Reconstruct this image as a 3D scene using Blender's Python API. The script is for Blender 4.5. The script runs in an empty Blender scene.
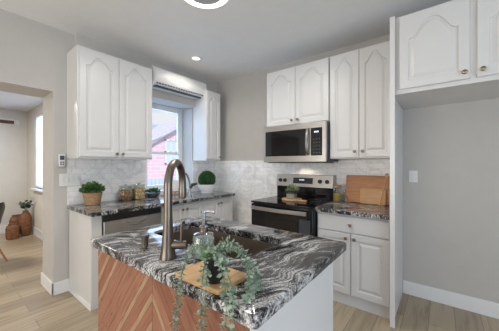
import bpy, bmesh, math, random
from mathutils import Vector, Matrix
random.seed(7)
R = math.radians
sc = bpy.context.scene
C = sc.collection

# ---------------------------------------------------------------- camera
TH = 0.6633
cam_d = bpy.data.cameras.new('camera'); cam = bpy.data.objects.new('camera', cam_d); C.objects.link(cam)
cam.location = (-3.0406, -3.151, 1.3497)
cam.rotation_euler = (R(90), 0, TH - R(90))
cam_d.sensor_fit = 'HORIZONTAL'; cam_d.sensor_width = 36
cam_d.lens = 246.4 / 499 * 36
cam_d.shift_y = -(165.5 - 164.3) / 499
cam_d.clip_start = 0.02
sc.camera = cam

# ---------------------------------------------------------------- world, lights, exposure
sc.view_settings.view_transform = 'Standard'; sc.view_settings.look = 'None'
sc.view_settings.gamma = 1; sc.view_settings.use_curve_mapping = False
sc.view_settings.exposure = -0.04
w = bpy.data.worlds.new('sky'); sc.world = w; w.use_nodes = True
nt = w.node_tree; nt.nodes.clear()
tc = nt.nodes.new('ShaderNodeTexCoord'); mp = nt.nodes.new('ShaderNodeMapping'); mp.inputs['Scale'].default_value = (1.5, 1.5, 9)
nz = nt.nodes.new('ShaderNodeTexNoise'); nz.inputs['Scale'].default_value = 2.2; nz.inputs['Detail'].default_value = 5
rp = nt.nodes.new('ShaderNodeValToRGB')
rp.color_ramp.elements[0].position = .38; rp.color_ramp.elements[0].color = (.42, .64, .95, 1)
rp.color_ramp.elements[1].position = .58; rp.color_ramp.elements[1].color = (.95, .98, 1, 1)
bg = nt.nodes.new('ShaderNodeBackground'); bg.inputs['Strength'].default_value = 0.95
wo = nt.nodes.new('ShaderNodeOutputWorld')
L = nt.links.new
L(tc.outputs['Generated'], mp.inputs[0]); L(mp.outputs[0], nz.inputs['Vector']); L(nz.outputs['Fac'], rp.inputs[0]); L(rp.outputs[0], bg.inputs[0]); L(bg.outputs[0], wo.inputs[0])

def area(name, loc, rot, size, energy, color=(1, 1, 1), size_y=None, spread=None):
    d = bpy.data.lights.new(name, 'AREA'); d.energy = energy; d.color = color; d.size = size
    if size_y: d.shape = 'RECTANGLE'; d.size_y = size_y
    if spread: d.spread = spread
    o = bpy.data.objects.new(name, d); C.objects.link(o); o.location = loc; o.rotation_euler = rot
    return o
H = 2.76
# unseen fill lights added behind the camera to brighten the room
area('rear_fill', (-5.85, -1.7, 1.45), (R(106), 0, R(-90)), 2.6, 88, (1, .97, .92), 1.8)
area('side_fill', (-3.4, -5.85, 1.25), (R(100), 0, 0), 2.8, 84, (.68, .82, 1), 1.8)
# daylight through the kitchen and dining windows
area('kitchen_window_daylight', (-.885, .40, 1.62), (R(-90), 0, 0), .6, 8, (.42, .66, 1), 1.2)
area('dining_window_daylight', (-1.70, 2.525, 1.585), (R(90), 0, R(90)), .9, 20, (.55, .72, 1), 1.3)
area('dining_fill', (-3.2, 1.9, 2.40), (0, 0, 0), .6, 48, (1, .96, .9))  # added fill light that lifts the dining room, no fitted lamp
# courtyard daylight
sun = bpy.data.lights.new('sun', 'SUN'); sun.energy = 3.2; sun.angle = R(8); sun.color = (1, .96, .92)
so = bpy.data.objects.new('sun', sun); C.objects.link(so); so.rotation_euler = (R(48), 0, R(-20))
# the recessed ceiling lamp, then added fill spots without fixtures
for i, (x, y, e) in enumerate([(-.897, -.573, 16), (-2.2, -1.1, 8), (-1.2, -1.9, 18), (-2.6, -3.3, 9), (-3.9, -1.9, 9), (-4.2, -4.4, 9)]):
    d = bpy.data.lights.new('recessed_and_fill_light', 'SPOT'); d.energy = e * .9; d.spot_size = R(150); d.spot_blend = .8
    d.color = (1, .93, .84); d.shadow_soft_size = .05
    o = bpy.data.objects.new('recessed_and_fill_light', d); C.objects.link(o); o.location = (x, y, H - .03)
area('ring_lamp_light', (-1.707, -1.65, H - .07), (0, 0, 0), .36, 12, (1, .96, .9))
d = bpy.data.lights.new('range_hood_light', 'SPOT'); d.energy = 5; d.spot_size = R(150); d.spot_blend = .6; d.color = (1, .86, .66); d.shadow_soft_size = .04
o = bpy.data.objects.new('range_hood_light', d); C.objects.link(o); o.location = (-.16, -1.74, 1.37)

# ---------------------------------------------------------------- materials
def mat(name, col, rough=.5, metal=0, **kw):
    m = bpy.data.materials.new(name); m.use_nodes = True
    b = m.node_tree.nodes['Principled BSDF']
    b.inputs['Base Color'].default_value = (*col, 1); b.inputs['Roughness'].default_value = rough; b.inputs['Metallic'].default_value = metal
    for k, v in kw.items(): b.inputs[k.replace('_', ' ')].default_value = v
    return m
class N:
    def __init__(s, m): s.t = m.node_tree; s.b = s.t.nodes['Principled BSDF']
    def n(s, typ, **kw):
        x = s.t.nodes.new(typ)
        for k, v in kw.items():
            if k.startswith('i_'): x.inputs[k[2:].replace('_', ' ')].default_value = v
            else: setattr(x, k, v)
        return x
    def l(s, a, b): s.t.links.new(a, b)
    def math(s, op, a, b=None, c=None):
        x = s.n('ShaderNodeMath', operation=op)
        for i, v in enumerate((a, b, c)):
            if v is None: continue
            if isinstance(v, (int, float)): x.inputs[i].default_value = v
            else: s.l(v, x.inputs[i])
        return x.outputs[0]
    def ramp(s, fac, stops):
        r = s.n('ShaderNodeValToRGB'); e = r.color_ramp.elements
        while len(e) < len(stops): e.new(.5)
        for q, (p, c) in zip(e, stops): q.position = p; q.color = (*c, 1)
        s.l(fac, r.inputs[0]); return r.outputs[0]
    def bump(s, h, strength=.3, dist=.01):
        b = s.n('ShaderNodeBump'); b.inputs['Strength'].default_value = strength; b.inputs['Distance'].default_value = dist
        s.l(h, b.inputs['Height']); s.l(b.outputs[0], s.b.inputs['Normal'])
def speck(name, col, rough=.6, var=.06, scale=30, metal=0, bump=0):
    m = mat(name, col, rough, metal); k = N(m)
    t = k.n('ShaderNodeTexCoord'); z = k.n('ShaderNodeTexNoise', i_Scale=scale, i_Detail=4.0); k.l(t.outputs['Object'], z.inputs['Vector'])
    lo = tuple(max(0, c * (1 - var)) for c in col); hi = tuple(min(1, c * (1 + var)) for c in col)
    k.l(k.ramp(z.outputs['Fac'], [(.3, lo), (.7, hi)]), k.b.inputs['Base Color'])
    if bump: k.bump(z.outputs['Fac'], bump, .005)
    return m
M = {}
M['wall'] = speck('wall_paint', (.53, .505, .47), .85, .02, 8)
M['wall_dining'] = speck('dining_wall_paint', (.70, .665, .61), .85, .02, 8)
M['ceiling'] = speck('ceiling_paint', (.80, .80, .80), .9, .015, 8)
M['trim'] = speck('white_trim', (.80, .80, .79), .45, .015, 10)
M['cab'] = speck('white_cabinet_lacquer', (.69, .68, .665), .32, .012, 6)
M['knob'] = mat('brushed_brass', (.30, .25, .18), .32, 1)
M['white'] = speck('white_plastic', (.78, .78, .76), .35, .02, 20)
M['whitec'] = speck('white_ceramic', (.82, .81, .79), .25, .02, 20)
M['black'] = mat('black_plastic', (.012, .012, .013), .35)
M['gloss'] = mat('black_glass', (.006, .006, .007), .06)
M['darkgrey'] = mat('dark_grey_enamel', (.06, .065, .075), .4)
M['bronze'] = mat('brushed_nickel', (.19, .16, .13), .34, 1)
M['chrome'] = mat('chrome', (.40, .40, .40), .22, 1)
M['lamp'] = mat('lamp_glow', (1, 1, 1), .5); M['lamp'].node_tree.nodes['Principled BSDF'].inputs['Emission Color'].default_value = (1, .95, .88, 1); M['lamp'].node_tree.nodes['Principled BSDF'].inputs['Emission Strength'].default_value = 1.6
M['fixture'] = speck('satin_fixture', (.42, .42, .43), .5, .03, 30)
def steel(name, axis, col=(.53, .51, .485)):
    m = mat(name, col, .3, 1); k = N(m); t = k.n('ShaderNodeTexCoord'); mp = k.n('ShaderNodeMapping')
    mp.inputs['Scale'].default_value = axis; z = k.n('ShaderNodeTexNoise', i_Scale=6.0, i_Detail=3.0)
    k.l(t.outputs['Object'], mp.inputs[0]); k.l(mp.outputs[0], z.inputs['Vector'])
    r = k.n('ShaderNodeMapRange'); r.inputs['To Min'].default_value = .24 if col[0] > .3 else .4; r.inputs['To Max'].default_value = .40 if col[0] > .3 else .55
    k.l(z.outputs['Fac'], r.inputs[0]); k.l(r.outputs[0], k.b.inputs['Roughness'])
    k.bump(z.outputs['Fac'], .06, .002)
    return m
M['steel'] = steel('brushed_stainless_steel', (1, 1, 60))
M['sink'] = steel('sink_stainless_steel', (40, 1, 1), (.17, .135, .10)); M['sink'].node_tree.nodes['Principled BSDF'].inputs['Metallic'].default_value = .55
def glass(name, col=(1, 1, 1), a=.25, rough=.03):
    m = bpy.data.materials.new(name); m.use_nodes = True; t = m.node_tree; t.nodes.clear()
    o = t.nodes.new('ShaderNodeOutputMaterial'); mx = t.nodes.new('ShaderNodeMixShader'); tr = t.nodes.new('ShaderNodeBsdfTransparent'); g = t.nodes.new('ShaderNodeBsdfGlossy')
    fr = t.nodes.new('ShaderNodeLayerWeight'); fr.inputs['Blend'].default_value = a
    g.inputs['Roughness'].default_value = rough; tr.inputs[0].default_value = (*col, 1)
    t.links.new(fr.outputs['Facing'], mx.inputs[0]); t.links.new(tr.outputs[0], mx.inputs[1]); t.links.new(g.outputs[0], mx.inputs[2]); t.links.new(mx.outputs[0], o.inputs[0])
    return m
M['glass'] = glass('clear_glass', (.86, .90, .89), .35)
M['pane'] = glass('window_glass', (.97, .98, 1), .015)

def granite(name, scale, seedv, rotz):
    m = mat(name, (.3, .3, .3), .12); k = N(m); t = k.n('ShaderNodeTexCoord')
    mp = k.n('ShaderNodeMapping'); mp.inputs['Location'].default_value = seedv; mp.inputs['Rotation'].default_value = (0, 0, rotz)
    k.l(t.outputs['Object'], mp.inputs[0])
    wn = k.n('ShaderNodeTexNoise', i_Scale=1.9 * scale, i_Detail=2.0); k.l(mp.outputs[0], wn.inputs['Vector'])
    sub = k.n('ShaderNodeVectorMath', operation='SUBTRACT'); sub.inputs[1].default_value = (.5, .5, .5); k.l(wn.outputs['Color'], sub.inputs[0])
    sca = k.n('ShaderNodeVectorMath', operation='SCALE'); sca.inputs['Scale'].default_value = .50 / scale; k.l(sub.outputs[0], sca.inputs[0])
    add = k.n('ShaderNodeVectorMath', operation='ADD'); k.l(mp.outputs[0], add.inputs[0]); k.l(sca.outputs[0], add.inputs[1])
    st = k.n('ShaderNodeMapping'); st.inputs['Scale'].default_value = (2.2, 26, 16); k.l(add.outputs[0], st.inputs[0])
    n1 = k.n('ShaderNodeTexNoise', i_Scale=1.0 * scale, i_Detail=7.0, i_Roughness=.62); k.l(st.outputs[0], n1.inputs['Vector'])
    n2 = k.n('ShaderNodeTexNoise', i_Scale=150.0, i_Detail=3.0); k.l(mp.outputs[0], n2.inputs['Vector'])
    st2 = k.n('ShaderNodeMapping'); st2.inputs['Scale'].default_value = (12, 110, 60); k.l(add.outputs[0], st2.inputs[0])
    n3 = k.n('ShaderNodeTexNoise', i_Scale=1.0 * scale, i_Detail=5.0, i_Roughness=.7); k.l(st2.outputs[0], n3.inputs['Vector'])
    f = k.math('MULTIPLY_ADD', n2.outputs['Fac'], .50, n1.outputs['Fac'])
    f = k.math('MULTIPLY_ADD', n3.outputs['Fac'], .60, f)
    n4 = k.n('ShaderNodeTexNoise', i_Scale=3.2, i_Detail=3.0, i_Distortion=1.0); k.l(add.outputs[0], n4.inputs['Vector'])
    f = k.math('MULTIPLY_ADD', n4.outputs['Fac'], .26, f)
    f = k.math('SUBTRACT', f, .695)
    c = k.ramp(f, [(.34, (.008, .008, .01)), (.44, (.04, .039, .04)), (.50, (.15, .145, .145)), (.57, (.36, .35, .34)), (.70, (.72, .71, .69))])
    k.l(c, k.b.inputs['Base Color'])
    return m
M['granite'] = granite('swirled_black_white_granite', 1.0, (3.1, 1.2, 0), R(20))
M['granite_wall'] = granite('veined_black_white_granite', 1.2, (0.4, 5.2, 0), R(35))

def tile(name, ax):
    m = mat(name, (.8, .8, .8), .25); k = N(m); t = k.n('ShaderNodeTexCoord'); sp = k.n('ShaderNodeSeparateXYZ'); k.l(t.outputs['Object'], sp.inputs[0])
    cb = k.n('ShaderNodeCombineXYZ'); k.l(sp.outputs[ax], cb.inputs[0]); k.l(sp.outputs[2], cb.inputs[1])
    br = k.n('ShaderNodeTexBrick'); br.inputs['Scale'].default_value = 1; br.inputs['Brick Width'].default_value = .15; br.inputs['Row Height'].default_value = .062
    br.inputs['Mortar Size'].default_value = .0018; br.inputs['Mortar Smooth'].default_value = .3
    br.inputs['Color1'].default_value = (.92, .91, .89, 1); br.inputs['Color2'].default_value = (.83, .825, .815, 1); br.inputs['Mortar'].default_value = (.70, .69, .67, 1)
    k.l(cb.outputs[0], br.inputs['Vector'])
    wn = k.n('ShaderNodeTexNoise', i_Scale=3.0, i_Detail=8.0, i_Roughness=.6, i_Distortion=1.6); k.l(cb.outputs[0], wn.inputs['Vector'])
    v = k.ramp(wn.outputs['Fac'], [(.40, (1, 1, 1)), (.49, (.93, .93, .94)), (.51, (.80, .80, .82)), (.54, (.97, .97, .97)), (.62, (1, 1, 1))])
    mx = k.n('ShaderNodeMix', data_type='RGBA', blend_type='MULTIPLY'); mx.inputs[0].default_value = 1
    k.l(br.outputs['Color'], mx.inputs[6]); k.l(v, mx.inputs[7]); k.l(mx.outputs[2], k.b.inputs['Base Color'])
    k.bump(k.math('SUBTRACT', 1, br.outputs['Fac']), .25, .002)
    return m
M['tile_x'] = tile('marble_subway_tile_back', 0); M['tile_y'] = tile('marble_subway_tile_side', 1)

def floor_mat():
    m = mat('oak_plank_floor', (.5, .4, .3), .33); k = N(m); t = k.n('ShaderNodeTexCoord')
    br = k.n('ShaderNodeTexBrick'); br.offset = .37; br.inputs['Scale'].default_value = 1; br.inputs['Brick Width'].default_value = 1.25; br.inputs['Row Height'].default_value = .18
    br.inputs['Mortar Size'].default_value = .0015; br.inputs['Color1'].default_value = (.36, .285, .20, 1); br.inputs['Color2'].default_value = (.50, .41, .29, 1); br.inputs['Mortar'].default_value = (.12, .09, .07, 1)
    k.l(t.outputs['Object'], br.inputs['Vector'])
    mp = k.n('ShaderNodeMapping'); mp.inputs['Scale'].default_value = (1.1, 14, 1); k.l(t.outputs['Object'], mp.inputs[0])
    z = k.n('ShaderNodeTexNoise', i_Scale=1.6, i_Detail=7.0, i_Roughness=.6, i_Distortion=.5); k.l(mp.outputs[0], z.inputs['Vector'])
    v = k.ramp(z.outputs['Fac'], [(.3, (.62, .58, .54)), (.5, (.95, .94, .92)), (.7, (1.0, 1.0, 1.0))])
    mx = k.n('ShaderNodeMix', data_type='RGBA', blend_type='MULTIPLY'); mx.inputs[0].default_value = 1
    k.l(br.outputs['Color'], mx.inputs[6]); k.l(v, mx.inputs[7]); k.l(mx.outputs[2], k.b.inputs['Base Color'])
    return m
M['floor'] = floor_mat()

def wood(name, c0, c1, sc_=(3, 30, 30), rough=.5):
    m = mat(name, c0, rough); k = N(m); t = k.n('ShaderNodeTexCoord'); mp = k.n('ShaderNodeMapping'); mp.inputs['Scale'].default_value = sc_
    k.l(t.outputs['Object'], mp.inputs[0]); z = k.n('ShaderNodeTexNoise', i_Scale=1.0, i_Detail=6.0, i_Distortion=.8); k.l(mp.outputs[0], z.inputs['Vector'])
    k.l(k.ramp(z.outputs['Fac'], [(.3, c0), (.7, c1)]), k.b.inputs['Base Color']); return m
M['board'] = wood('maple_board', (.52, .30, .12), (.70, .46, .22), (6, 60, 60))
M['board2'] = wood('cherry_board', (.42, .17, .07), (.58, .28, .12), (60, 5, 40))
M['board3'] = wood('pale_board', (.52, .28, .12), (.64, .38, .19), (60, 5, 40))
M['darkwood'] = wood('dark_wood', (.06, .025, .015), (.12, .05, .03))
M['legwood'] = wood('red_beech', (.40, .16, .08), (.5, .24, .13))
M['vase'] = speck('brown_terracotta', (.20, .088, .038), .75, .35, 25, bump=.5)

def chevron():
    m = mat('cedar_chevron_boards', (.4, .2, .1), .55); k = N(m); t = k.n('ShaderNodeTexCoord'); sp = k.n('ShaderNodeSeparateXYZ'); k.l(t.outputs['Object'], sp.inputs[0])
    P = .60                                     # half width of one chevron
    s = k.math('DIVIDE', k.math('SUBTRACT', sp.outputs[1], .555), P)   # object y measured from the right end of the panel
    fr = k.math('PINGPONG', s, 1.0); fl = k.math('FLOOR', s)
    a = k.math('MULTIPLY', fr, P)
    q = k.math('MULTIPLY_ADD', a, 1.25, sp.outputs[2])                  # boards fall away from each seam
    bi = k.math('DIVIDE', q, .125); bf = k.math('FLOOR', bi); fx = k.math('FRACT', bi)
    cb = k.n('ShaderNodeCombineXYZ'); k.l(bf, cb.inputs[0]); k.l(fl, cb.inputs[1])
    wn = k.n('ShaderNodeTexWhiteNoise'); wn.noise_dimensions = '3D'; k.l(cb.outputs[0], wn.inputs['Vector'])
    base = k.ramp(wn.outputs['Value'], [(0, (.30, .115, .065)), (.35, (.34, .145, .085)), (.75, (.39, .18, .11)), (1, (.32, .13, .075))])
    w2 = k.n('ShaderNodeTexWhiteNoise'); w2.noise_dimensions = '3D'; cc2 = k.n('ShaderNodeCombineXYZ'); k.l(bf, cc2.inputs[1]); k.l(fl, cc2.inputs[2]); k.l(cc2.outputs[0], w2.inputs['Vector'])
    pm = k.math('MULTIPLY', k.math('LESS_THAN', fx, .30), k.math('GREATER_THAN', w2.outputs['Value'], .52))
    pmx = k.n('ShaderNodeMix', data_type='RGBA'); k.l(pm, pmx.inputs[0]); k.l(base, pmx.inputs[6]); pmx.inputs[7].default_value = (.46, .30, .18, 1); base = pmx.outputs[2]
    al = k.math('SUBTRACT', a, k.math('MULTIPLY', sp.outputs[2], 1.25))
    c2 = k.n('ShaderNodeCombineXYZ'); k.l(k.math('MULTIPLY', al, 2.2), c2.inputs[0]); k.l(k.math('MULTIPLY', bi, 5.0), c2.inputs[1]); k.l(wn.outputs['Value'], c2.inputs[2])
    gz = k.n('ShaderNodeTexNoise', i_Scale=1.6, i_Detail=6.0, i_Distortion=1.3); k.l(c2.outputs[0], gz.inputs['Vector'])
    gr = k.ramp(gz.outputs['Fac'], [(.32, (.60, .56, .54)), (.5, (.93, .92, .91)), (.7, (1, 1, 1))])
    mx = k.n('ShaderNodeMix', data_type='RGBA', blend_type='MULTIPLY'); mx.inputs[0].default_value = 1
    k.l(base, mx.inputs[6]); k.l(gr, mx.inputs[7])
    vo = k.n('ShaderNodeTexVoronoi', i_Scale=1.0); c3 = k.n('ShaderNodeCombineXYZ'); k.l(k.math('MULTIPLY', al, 7.0), c3.inputs[0]); k.l(k.math('MULTIPLY', bi, 1.5), c3.inputs[1]); k.l(c3.outputs[0], vo.inputs['Vector'])
    kn = k.ramp(vo.outputs['Distance'], [(.05, (.35, .28, .25)), (.13, (1, 1, 1))])
    m2 = k.n('ShaderNodeMix', data_type='RGBA', blend_type='MULTIPLY'); m2.inputs[0].default_value = 1; k.l(mx.outputs[2], m2.inputs[6]); k.l(kn, m2.inputs[7])
    e = k.math('MINIMUM', fx, k.math('SUBTRACT', 1, fx)); e2 = k.math('MULTIPLY', k.math('MINIMUM', fr, k.math('SUBTRACT', 1, fr)), P / .125)
    g = k.math('MINIMUM', e, e2)
    gap = k.ramp(g, [(.010, (.50, .44, .40)), (.03, (1, 1, 1))])
    m3 = k.n('ShaderNodeMix', data_type='RGBA', blend_type='MULTIPLY'); m3.inputs[0].default_value = 1; k.l(m2.outputs[2], m3.inputs[6]); k.l(gap, m3.inputs[7])
    k.l(m3.outputs[2], k.b.inputs['Base Color'])
    return m
M['chevron'] = chevron()
def leafm(name, a, b, rough=.5):
    m = mat(name, a, rough); k = N(m); t = k.n('ShaderNodeTexCoord'); z = k.n('ShaderNodeTexNoise', i_Scale=38.0, i_Detail=1.0); k.l(t.outputs['Object'], z.inputs['Vector'])
    k.l(k.ramp(z.outputs['Fac'], [(.35, a), (.65, b)]), k.b.inputs['Base Color']); return m
M['euc'] = leafm('eucalyptus_leaf', (.14, .21, .15), (.44, .52, .40))
M['eucl'] = leafm('bright_leaf', (.20, .36, .13), (.38, .52, .25))
M['leaf'] = leafm('herb_leaf', (.025, .085, .02), (.10, .22, .05))
M['box'] = leafm('boxwood_leaf', (.006, .04, .010), (.035, .13, .02))
M['darkleaf'] = leafm('dark_leaf', (.02, .04, .03), (.07, .12, .07))
M['stem'] = mat('green_stem', (.16, .22, .11), .6)
M['soil'] = speck('dark_soil', (.03, .02, .015), .9, .4, 80)
def basket():
    m = mat('woven_seagrass', (.4, .25, .12), .8); k = N(m); t = k.n('ShaderNodeTexCoord'); ch = k.n('ShaderNodeTexNoise', i_Scale=60.0, i_Detail=3.0)
    wv = k.n('ShaderNodeTexWave', i_Scale=22.0, i_Distortion=3.0); wv.bands_direction = 'Z'; k.l(t.outputs['Object'], wv.inputs['Vector']); k.l(t.outputs['Object'], ch.inputs['Vector'])
    f = k.math('MULTIPLY_ADD', wv.outputs['Fac'], .5, k.math('MULTIPLY', ch.outputs['Fac'], .6))
    k.l(k.ramp(f, [(.3, (.22, .11, .05)), (.75, (.56, .36, .19))]), k.b.inputs['Base Color']); k.bump(f, .6, .006); return m
M['basket'] = basket()
M['pasta_red'] = speck('dried_chilli_mix', (.36, .19, .10), .6, .8, 45); M['pasta_yel'] = speck('dried_pasta', (.52, .36, .15), .6, .65, 45)
M['oats'] = speck('yellow_grain', (.55, .36, .10), .7, .3, 90); M['cork'] = speck('cork', (.46, .29, .15), .8, .2, 60)
M['soap'] = mat('pale_soap', (.66, .70, .66), .2, Alpha=.42)
def brickm():
    m = mat('pink_brick', (.6, .4, .4), .8); k = N(m); t = k.n('ShaderNodeTexCoord'); sp = k.n('ShaderNodeSeparateXYZ'); k.l(t.outputs['Object'], sp.inputs[0]); cb = k.n('ShaderNodeCombineXYZ'); k.l(sp.outputs[0], cb.inputs[0]); k.l(sp.outputs[2], cb.inputs[1])
    br = k.n('ShaderNodeTexBrick'); br.inputs['Scale'].default_value = 1; br.inputs['Brick Width'].default_value = .5; br.inputs['Row Height'].default_value = .16; br.inputs['Mortar Size'].default_value = .012
    br.inputs['Color1'].default_value = (.76, .52, .60, 1); br.inputs['Color2'].default_value = (.82, .60, .68, 1); br.inputs['Mortar'].default_value = (.88, .78, .82, 1)
    k.l(cb.outputs[0], br.inputs['Vector']); k.l(br.outputs['Color'], k.b.inputs['Base Color']); return m
M['brick'] = brickm()
M['siding'] = speck('pale_blue_siding', (.58, .68, .82), .8, .05, 6)
M['roof'] = speck('grey_shingle', (.66, .60, .66), .8, .15, 12)
M['grass'] = speck('courtyard_paving', (.42, .42, .42), .9, .2, 6)

# ---------------------------------------------------------------- mesh helpers
OFF = {}
class MB:
    def __init__(s): s.bm = bmesh.new()
    def box(s, x0, y0, z0, x1, y1, z1, rot=None, piv=None):
        v = [s.bm.verts.new(p) for p in [(x0, y0, z0), (x1, y0, z0), (x1, y1, z0), (x0, y1, z0), (x0, y0, z1), (x1, y0, z1), (x1, y1, z1), (x0, y1, z1)]]
        for f in [(0, 3, 2, 1), (4, 5, 6, 7), (0, 1, 5, 4), (1, 2, 6, 5), (2, 3, 7, 6), (3, 0, 4, 7)]: s.bm.faces.new([v[i] for i in f])
        if rot is not None:
            piv = Vector(piv)
            for q in v: q.co = piv + rot @ (q.co - piv)
        return s
    def rings(s, loops, closed=True, cap0=True, cap1=True):
        vs = [[s.bm.verts.new(p) for p in lp] for lp in loops]; n = len(vs[0])
        for a, b in zip(vs, vs[1:]):
            for i in range(n if closed else n - 1):
                j = (i + 1) % n
                s.bm.faces.new((a[i], a[j], b[j], b[i]))
        if cap0: s.bm.faces.new(list(reversed(vs[0])))
        if cap1: s.bm.faces.new(vs[-1])
        return s
    def lathe(s, prof, loc=(0, 0, 0), mtx=None, n=28, cap0=True, cap1=True):
        mtx = mtx or Matrix.Identity(3); loc = Vector(loc)
        return s.rings([[loc + mtx @ Vector((max(r, 1e-4) * math.cos(2 * math.pi * i / n), max(r, 1e-4) * math.sin(2 * math.pi * i / n), z)) for i in range(n)] for r, z in prof], True, cap0, cap1)
    def tube(s, pts, rad, n=14):
        pts = [Vector(p) for p in pts]
        if isinstance(rad, (int, float)): rad = [rad] * len(pts)
        loops = []; up = None
        for i, p in enumerate(pts):
            t = (pts[min(i + 1, len(pts) - 1)] - pts[max(i - 1, 0)]).normalized()
            if up is None: up = Vector((0, 0, 1)) if abs(t.z) < .9 else Vector((1, 0, 0))
            a = (up - t * up.dot(t)).normalized(); b = t.cross(a); up = a
            loops.append([p + (a * math.cos(2 * math.pi * k / n) + b * math.sin(2 * math.pi * k / n)) * rad[i] for k in range(n)])
        return s.rings(loops)
    def leaf(s, p, d, nrm, ln, wd, cup=.15):
        p = Vector(p); d = Vector(d).normalized(); nrm = Vector(nrm); sd = d.cross(nrm)
        if sd.length < 1e-3: sd = d.cross(Vector((.3, .5, .8)))
        sd.normalize(); nn = sd.cross(d)
        L_ = [p, p + d * ln * .3 + sd * wd * .42 + nn * cup * wd, p + d * ln * .65 + sd * wd * .42 + nn * cup * wd, p + d * ln, p + d * ln * .65 - sd * wd * .42 + nn * cup * wd, p + d * ln * .3 - sd * wd * .42 + nn * cup * wd]
        v = [s.bm.verts.new(q) for q in L_]
        s.bm.faces.new((v[0], v[1], v[2], v[3])); s.bm.faces.new((v[0], v[3], v[4], v[5]))
    def build(s, name, m, parent=None, loc=None, bevel=0, smooth=True, solid=0, sub=0):
        me = bpy.data.meshes.new(name)
        bmesh.ops.recalc_face_normals(s.bm, faces=s.bm.faces) if not solid else None
        off = Vector(loc) if loc is not None else (Vector(OFF[parent.name]) if parent is not None else Vector((0, 0, 0)))
        bmesh.ops.translate(s.bm, verts=s.bm.verts, vec=-off)
        s.bm.to_mesh(me); s.bm.free()
        if smooth:
            for p in me.polygons: p.use_smooth = True
            me.set_sharp_from_angle(angle=R(38))
        me.materials.append(m)
        o = bpy.data.objects.new(name, me); C.objects.link(o)
        if parent is not None: o.parent = parent
        else: o.location = off
        OFF[o.name] = tuple(off)
        if bevel:
            b = o.modifiers.new('bevel', 'BEVEL'); b.width = bevel; b.segments = 2; b.limit_method = 'ANGLE'; b.angle_limit = R(50)
        if solid:
            b = o.modifiers.new('solid', 'SOLIDIFY'); b.thickness = solid
        if sub:
            b = o.modifiers.new('sub', 'SUBSURF'); b.levels = sub; b.render_levels = sub
        return o
def thing(name, label, cat, loc, group=None):
    o = bpy.data.objects.new(name, None); C.objects.link(o); o.location = loc; o.empty_display_size = .1
    OFF[o.name] = tuple(loc); return tag(o, label, cat, group)
def tag(o, label, cat, group=None):
    o['label'] = label; o['category'] = cat
    if group: o['group'] = group
    return o
def struct(name, mb, m, bevel=0, label=None):
    o = mb.build(name, m, bevel=bevel, smooth=False); o['kind'] = 'structure'
    if label: o['label'] = label
    return o
def rrect(x0, y0, x1, y1, r, z, n=6):
    out = []
    for cx, cy, a0 in [(x1 - r, y1 - r, 0), (x0 + r, y1 - r, 90), (x0 + r, y0 + r, 180), (x1 - r, y0 + r, 270)]:
        for i in range(n + 1):
            a = R(a0 + 90 * i / n); out.append(Vector((cx + r * math.cos(a), cy + r * math.sin(a), z)))
    return out
WM = Matrix(((1, 0, 0), (0, 0, -1), (0, 1, 0)))          # facing the back wall: right=+x, up=+z, out=-y
RM = Matrix(((0, 0, -1), (-1, 0, 0), (0, 1, 0)))         # facing the range wall: right=-y, up=+z, out=-x
NR = Matrix(((0, 0, 1), (1, 0, 0), (0, 1, 0)))
def place(mtx, o, x, y, z): return Vector(o) + mtx @ Vector((x, y, z))

def door(parent, mtx, o, wd, ht, arch=.0, knob=None, fr=.058, name='door', th=.019):
    """raised-panel door; o = lower-left corner on the cabinet front"""
    def loop(d, z):
        x0, x1, y0 = fr + d, wd - fr - d, fr + d; n = 28; pts = []
        def top(x):
            t = (x - wd / 2) / (wd / 2 - fr); t = max(-1, min(1, t))
            s = 0 if abs(t) > .9 else .5 * (1 + math.cos(math.pi * (abs(t) / .9) ** 1.3))
            return ht - fr - d - arch * (1 - s)
        pts.append((x0, y0)); pts.append((x1, y0))
        for i in range(n + 1):
            x = x1 + (x0 - x1) * i / n; pts.append((x, top(x)))
        return [place(mtx, o, x, y, z) for x, y in pts], pts
    def outer(d, z):
        _, pts = loop(0, 0); out = []
        for i, (x, y) in enumerate(pts):
            if i == 0: q = (d, d)
            elif i == 1: q = (wd - d, d)
            elif i == 2: q = (wd - d, ht - d)
            elif i == len(pts) - 1: q = (d, ht - d)
            else: q = (d + (wd - 2 * d) * (x - fr) / (wd - 2 * fr), ht - d)
            out.append(place(mtx, o, *q, z))
        return out
    mb = MB()
    mb.rings([outer(0, .001), outer(0, th - .003), outer(.003, th), loop(0, th)[0], loop(.006, th - .011)[0], loop(.018, th - .011)[0], loop(.040, th - .001)[0]])
    d = mb.build(name, M['cab'], parent, smooth=False)
    if knob: mk_knob(d, mtx, place(mtx, o, knob[0], knob[1], th))
    return d
def mk_knob(parent, mtx, p):
    return MB().lathe([(.007, 0), (.006, .012), (.010, .016), (.016, .020), (.0165, .026), (.012, .030), (.001, .031)], p, mtx, 16).build('knob', M['knob'], parent)

# ================================================================ THE SETTING
struct('floor', MB().box(-6, -6, -.05, .15, 4.0, 0), M['floor'])
struct('ceiling', MB().box(-6, -6, H, .15, .41, H + .1), M['ceiling'])
W_ = MB()
W_.box(-6, 0, 0, -4.1, .41, H); W_.box(-4.1, 0, 2.10, -2.285, .41, H); W_.box(-2.285, 0, 0, -1.27, .41, H)
W_.box(-1.27, 0, 0, -.50, .41, .965); W_.box(-1.27, 0, 2.26, -.50, .41, H); W_.box(-.50, 0, 0, .15, .41, H)
struct('wall_back', W_, M['wall'])
struct('wall_right', MB().box(0, -6, 0, .15, 0, H), M['wall'])
struct('wall_left', MB().box(-6.1, -6, 0, -6, .41, H), M['wall'])
struct('wall_front', MB().box(-6, -6.1, 0, .15, -6, H), M['wall'])
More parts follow.
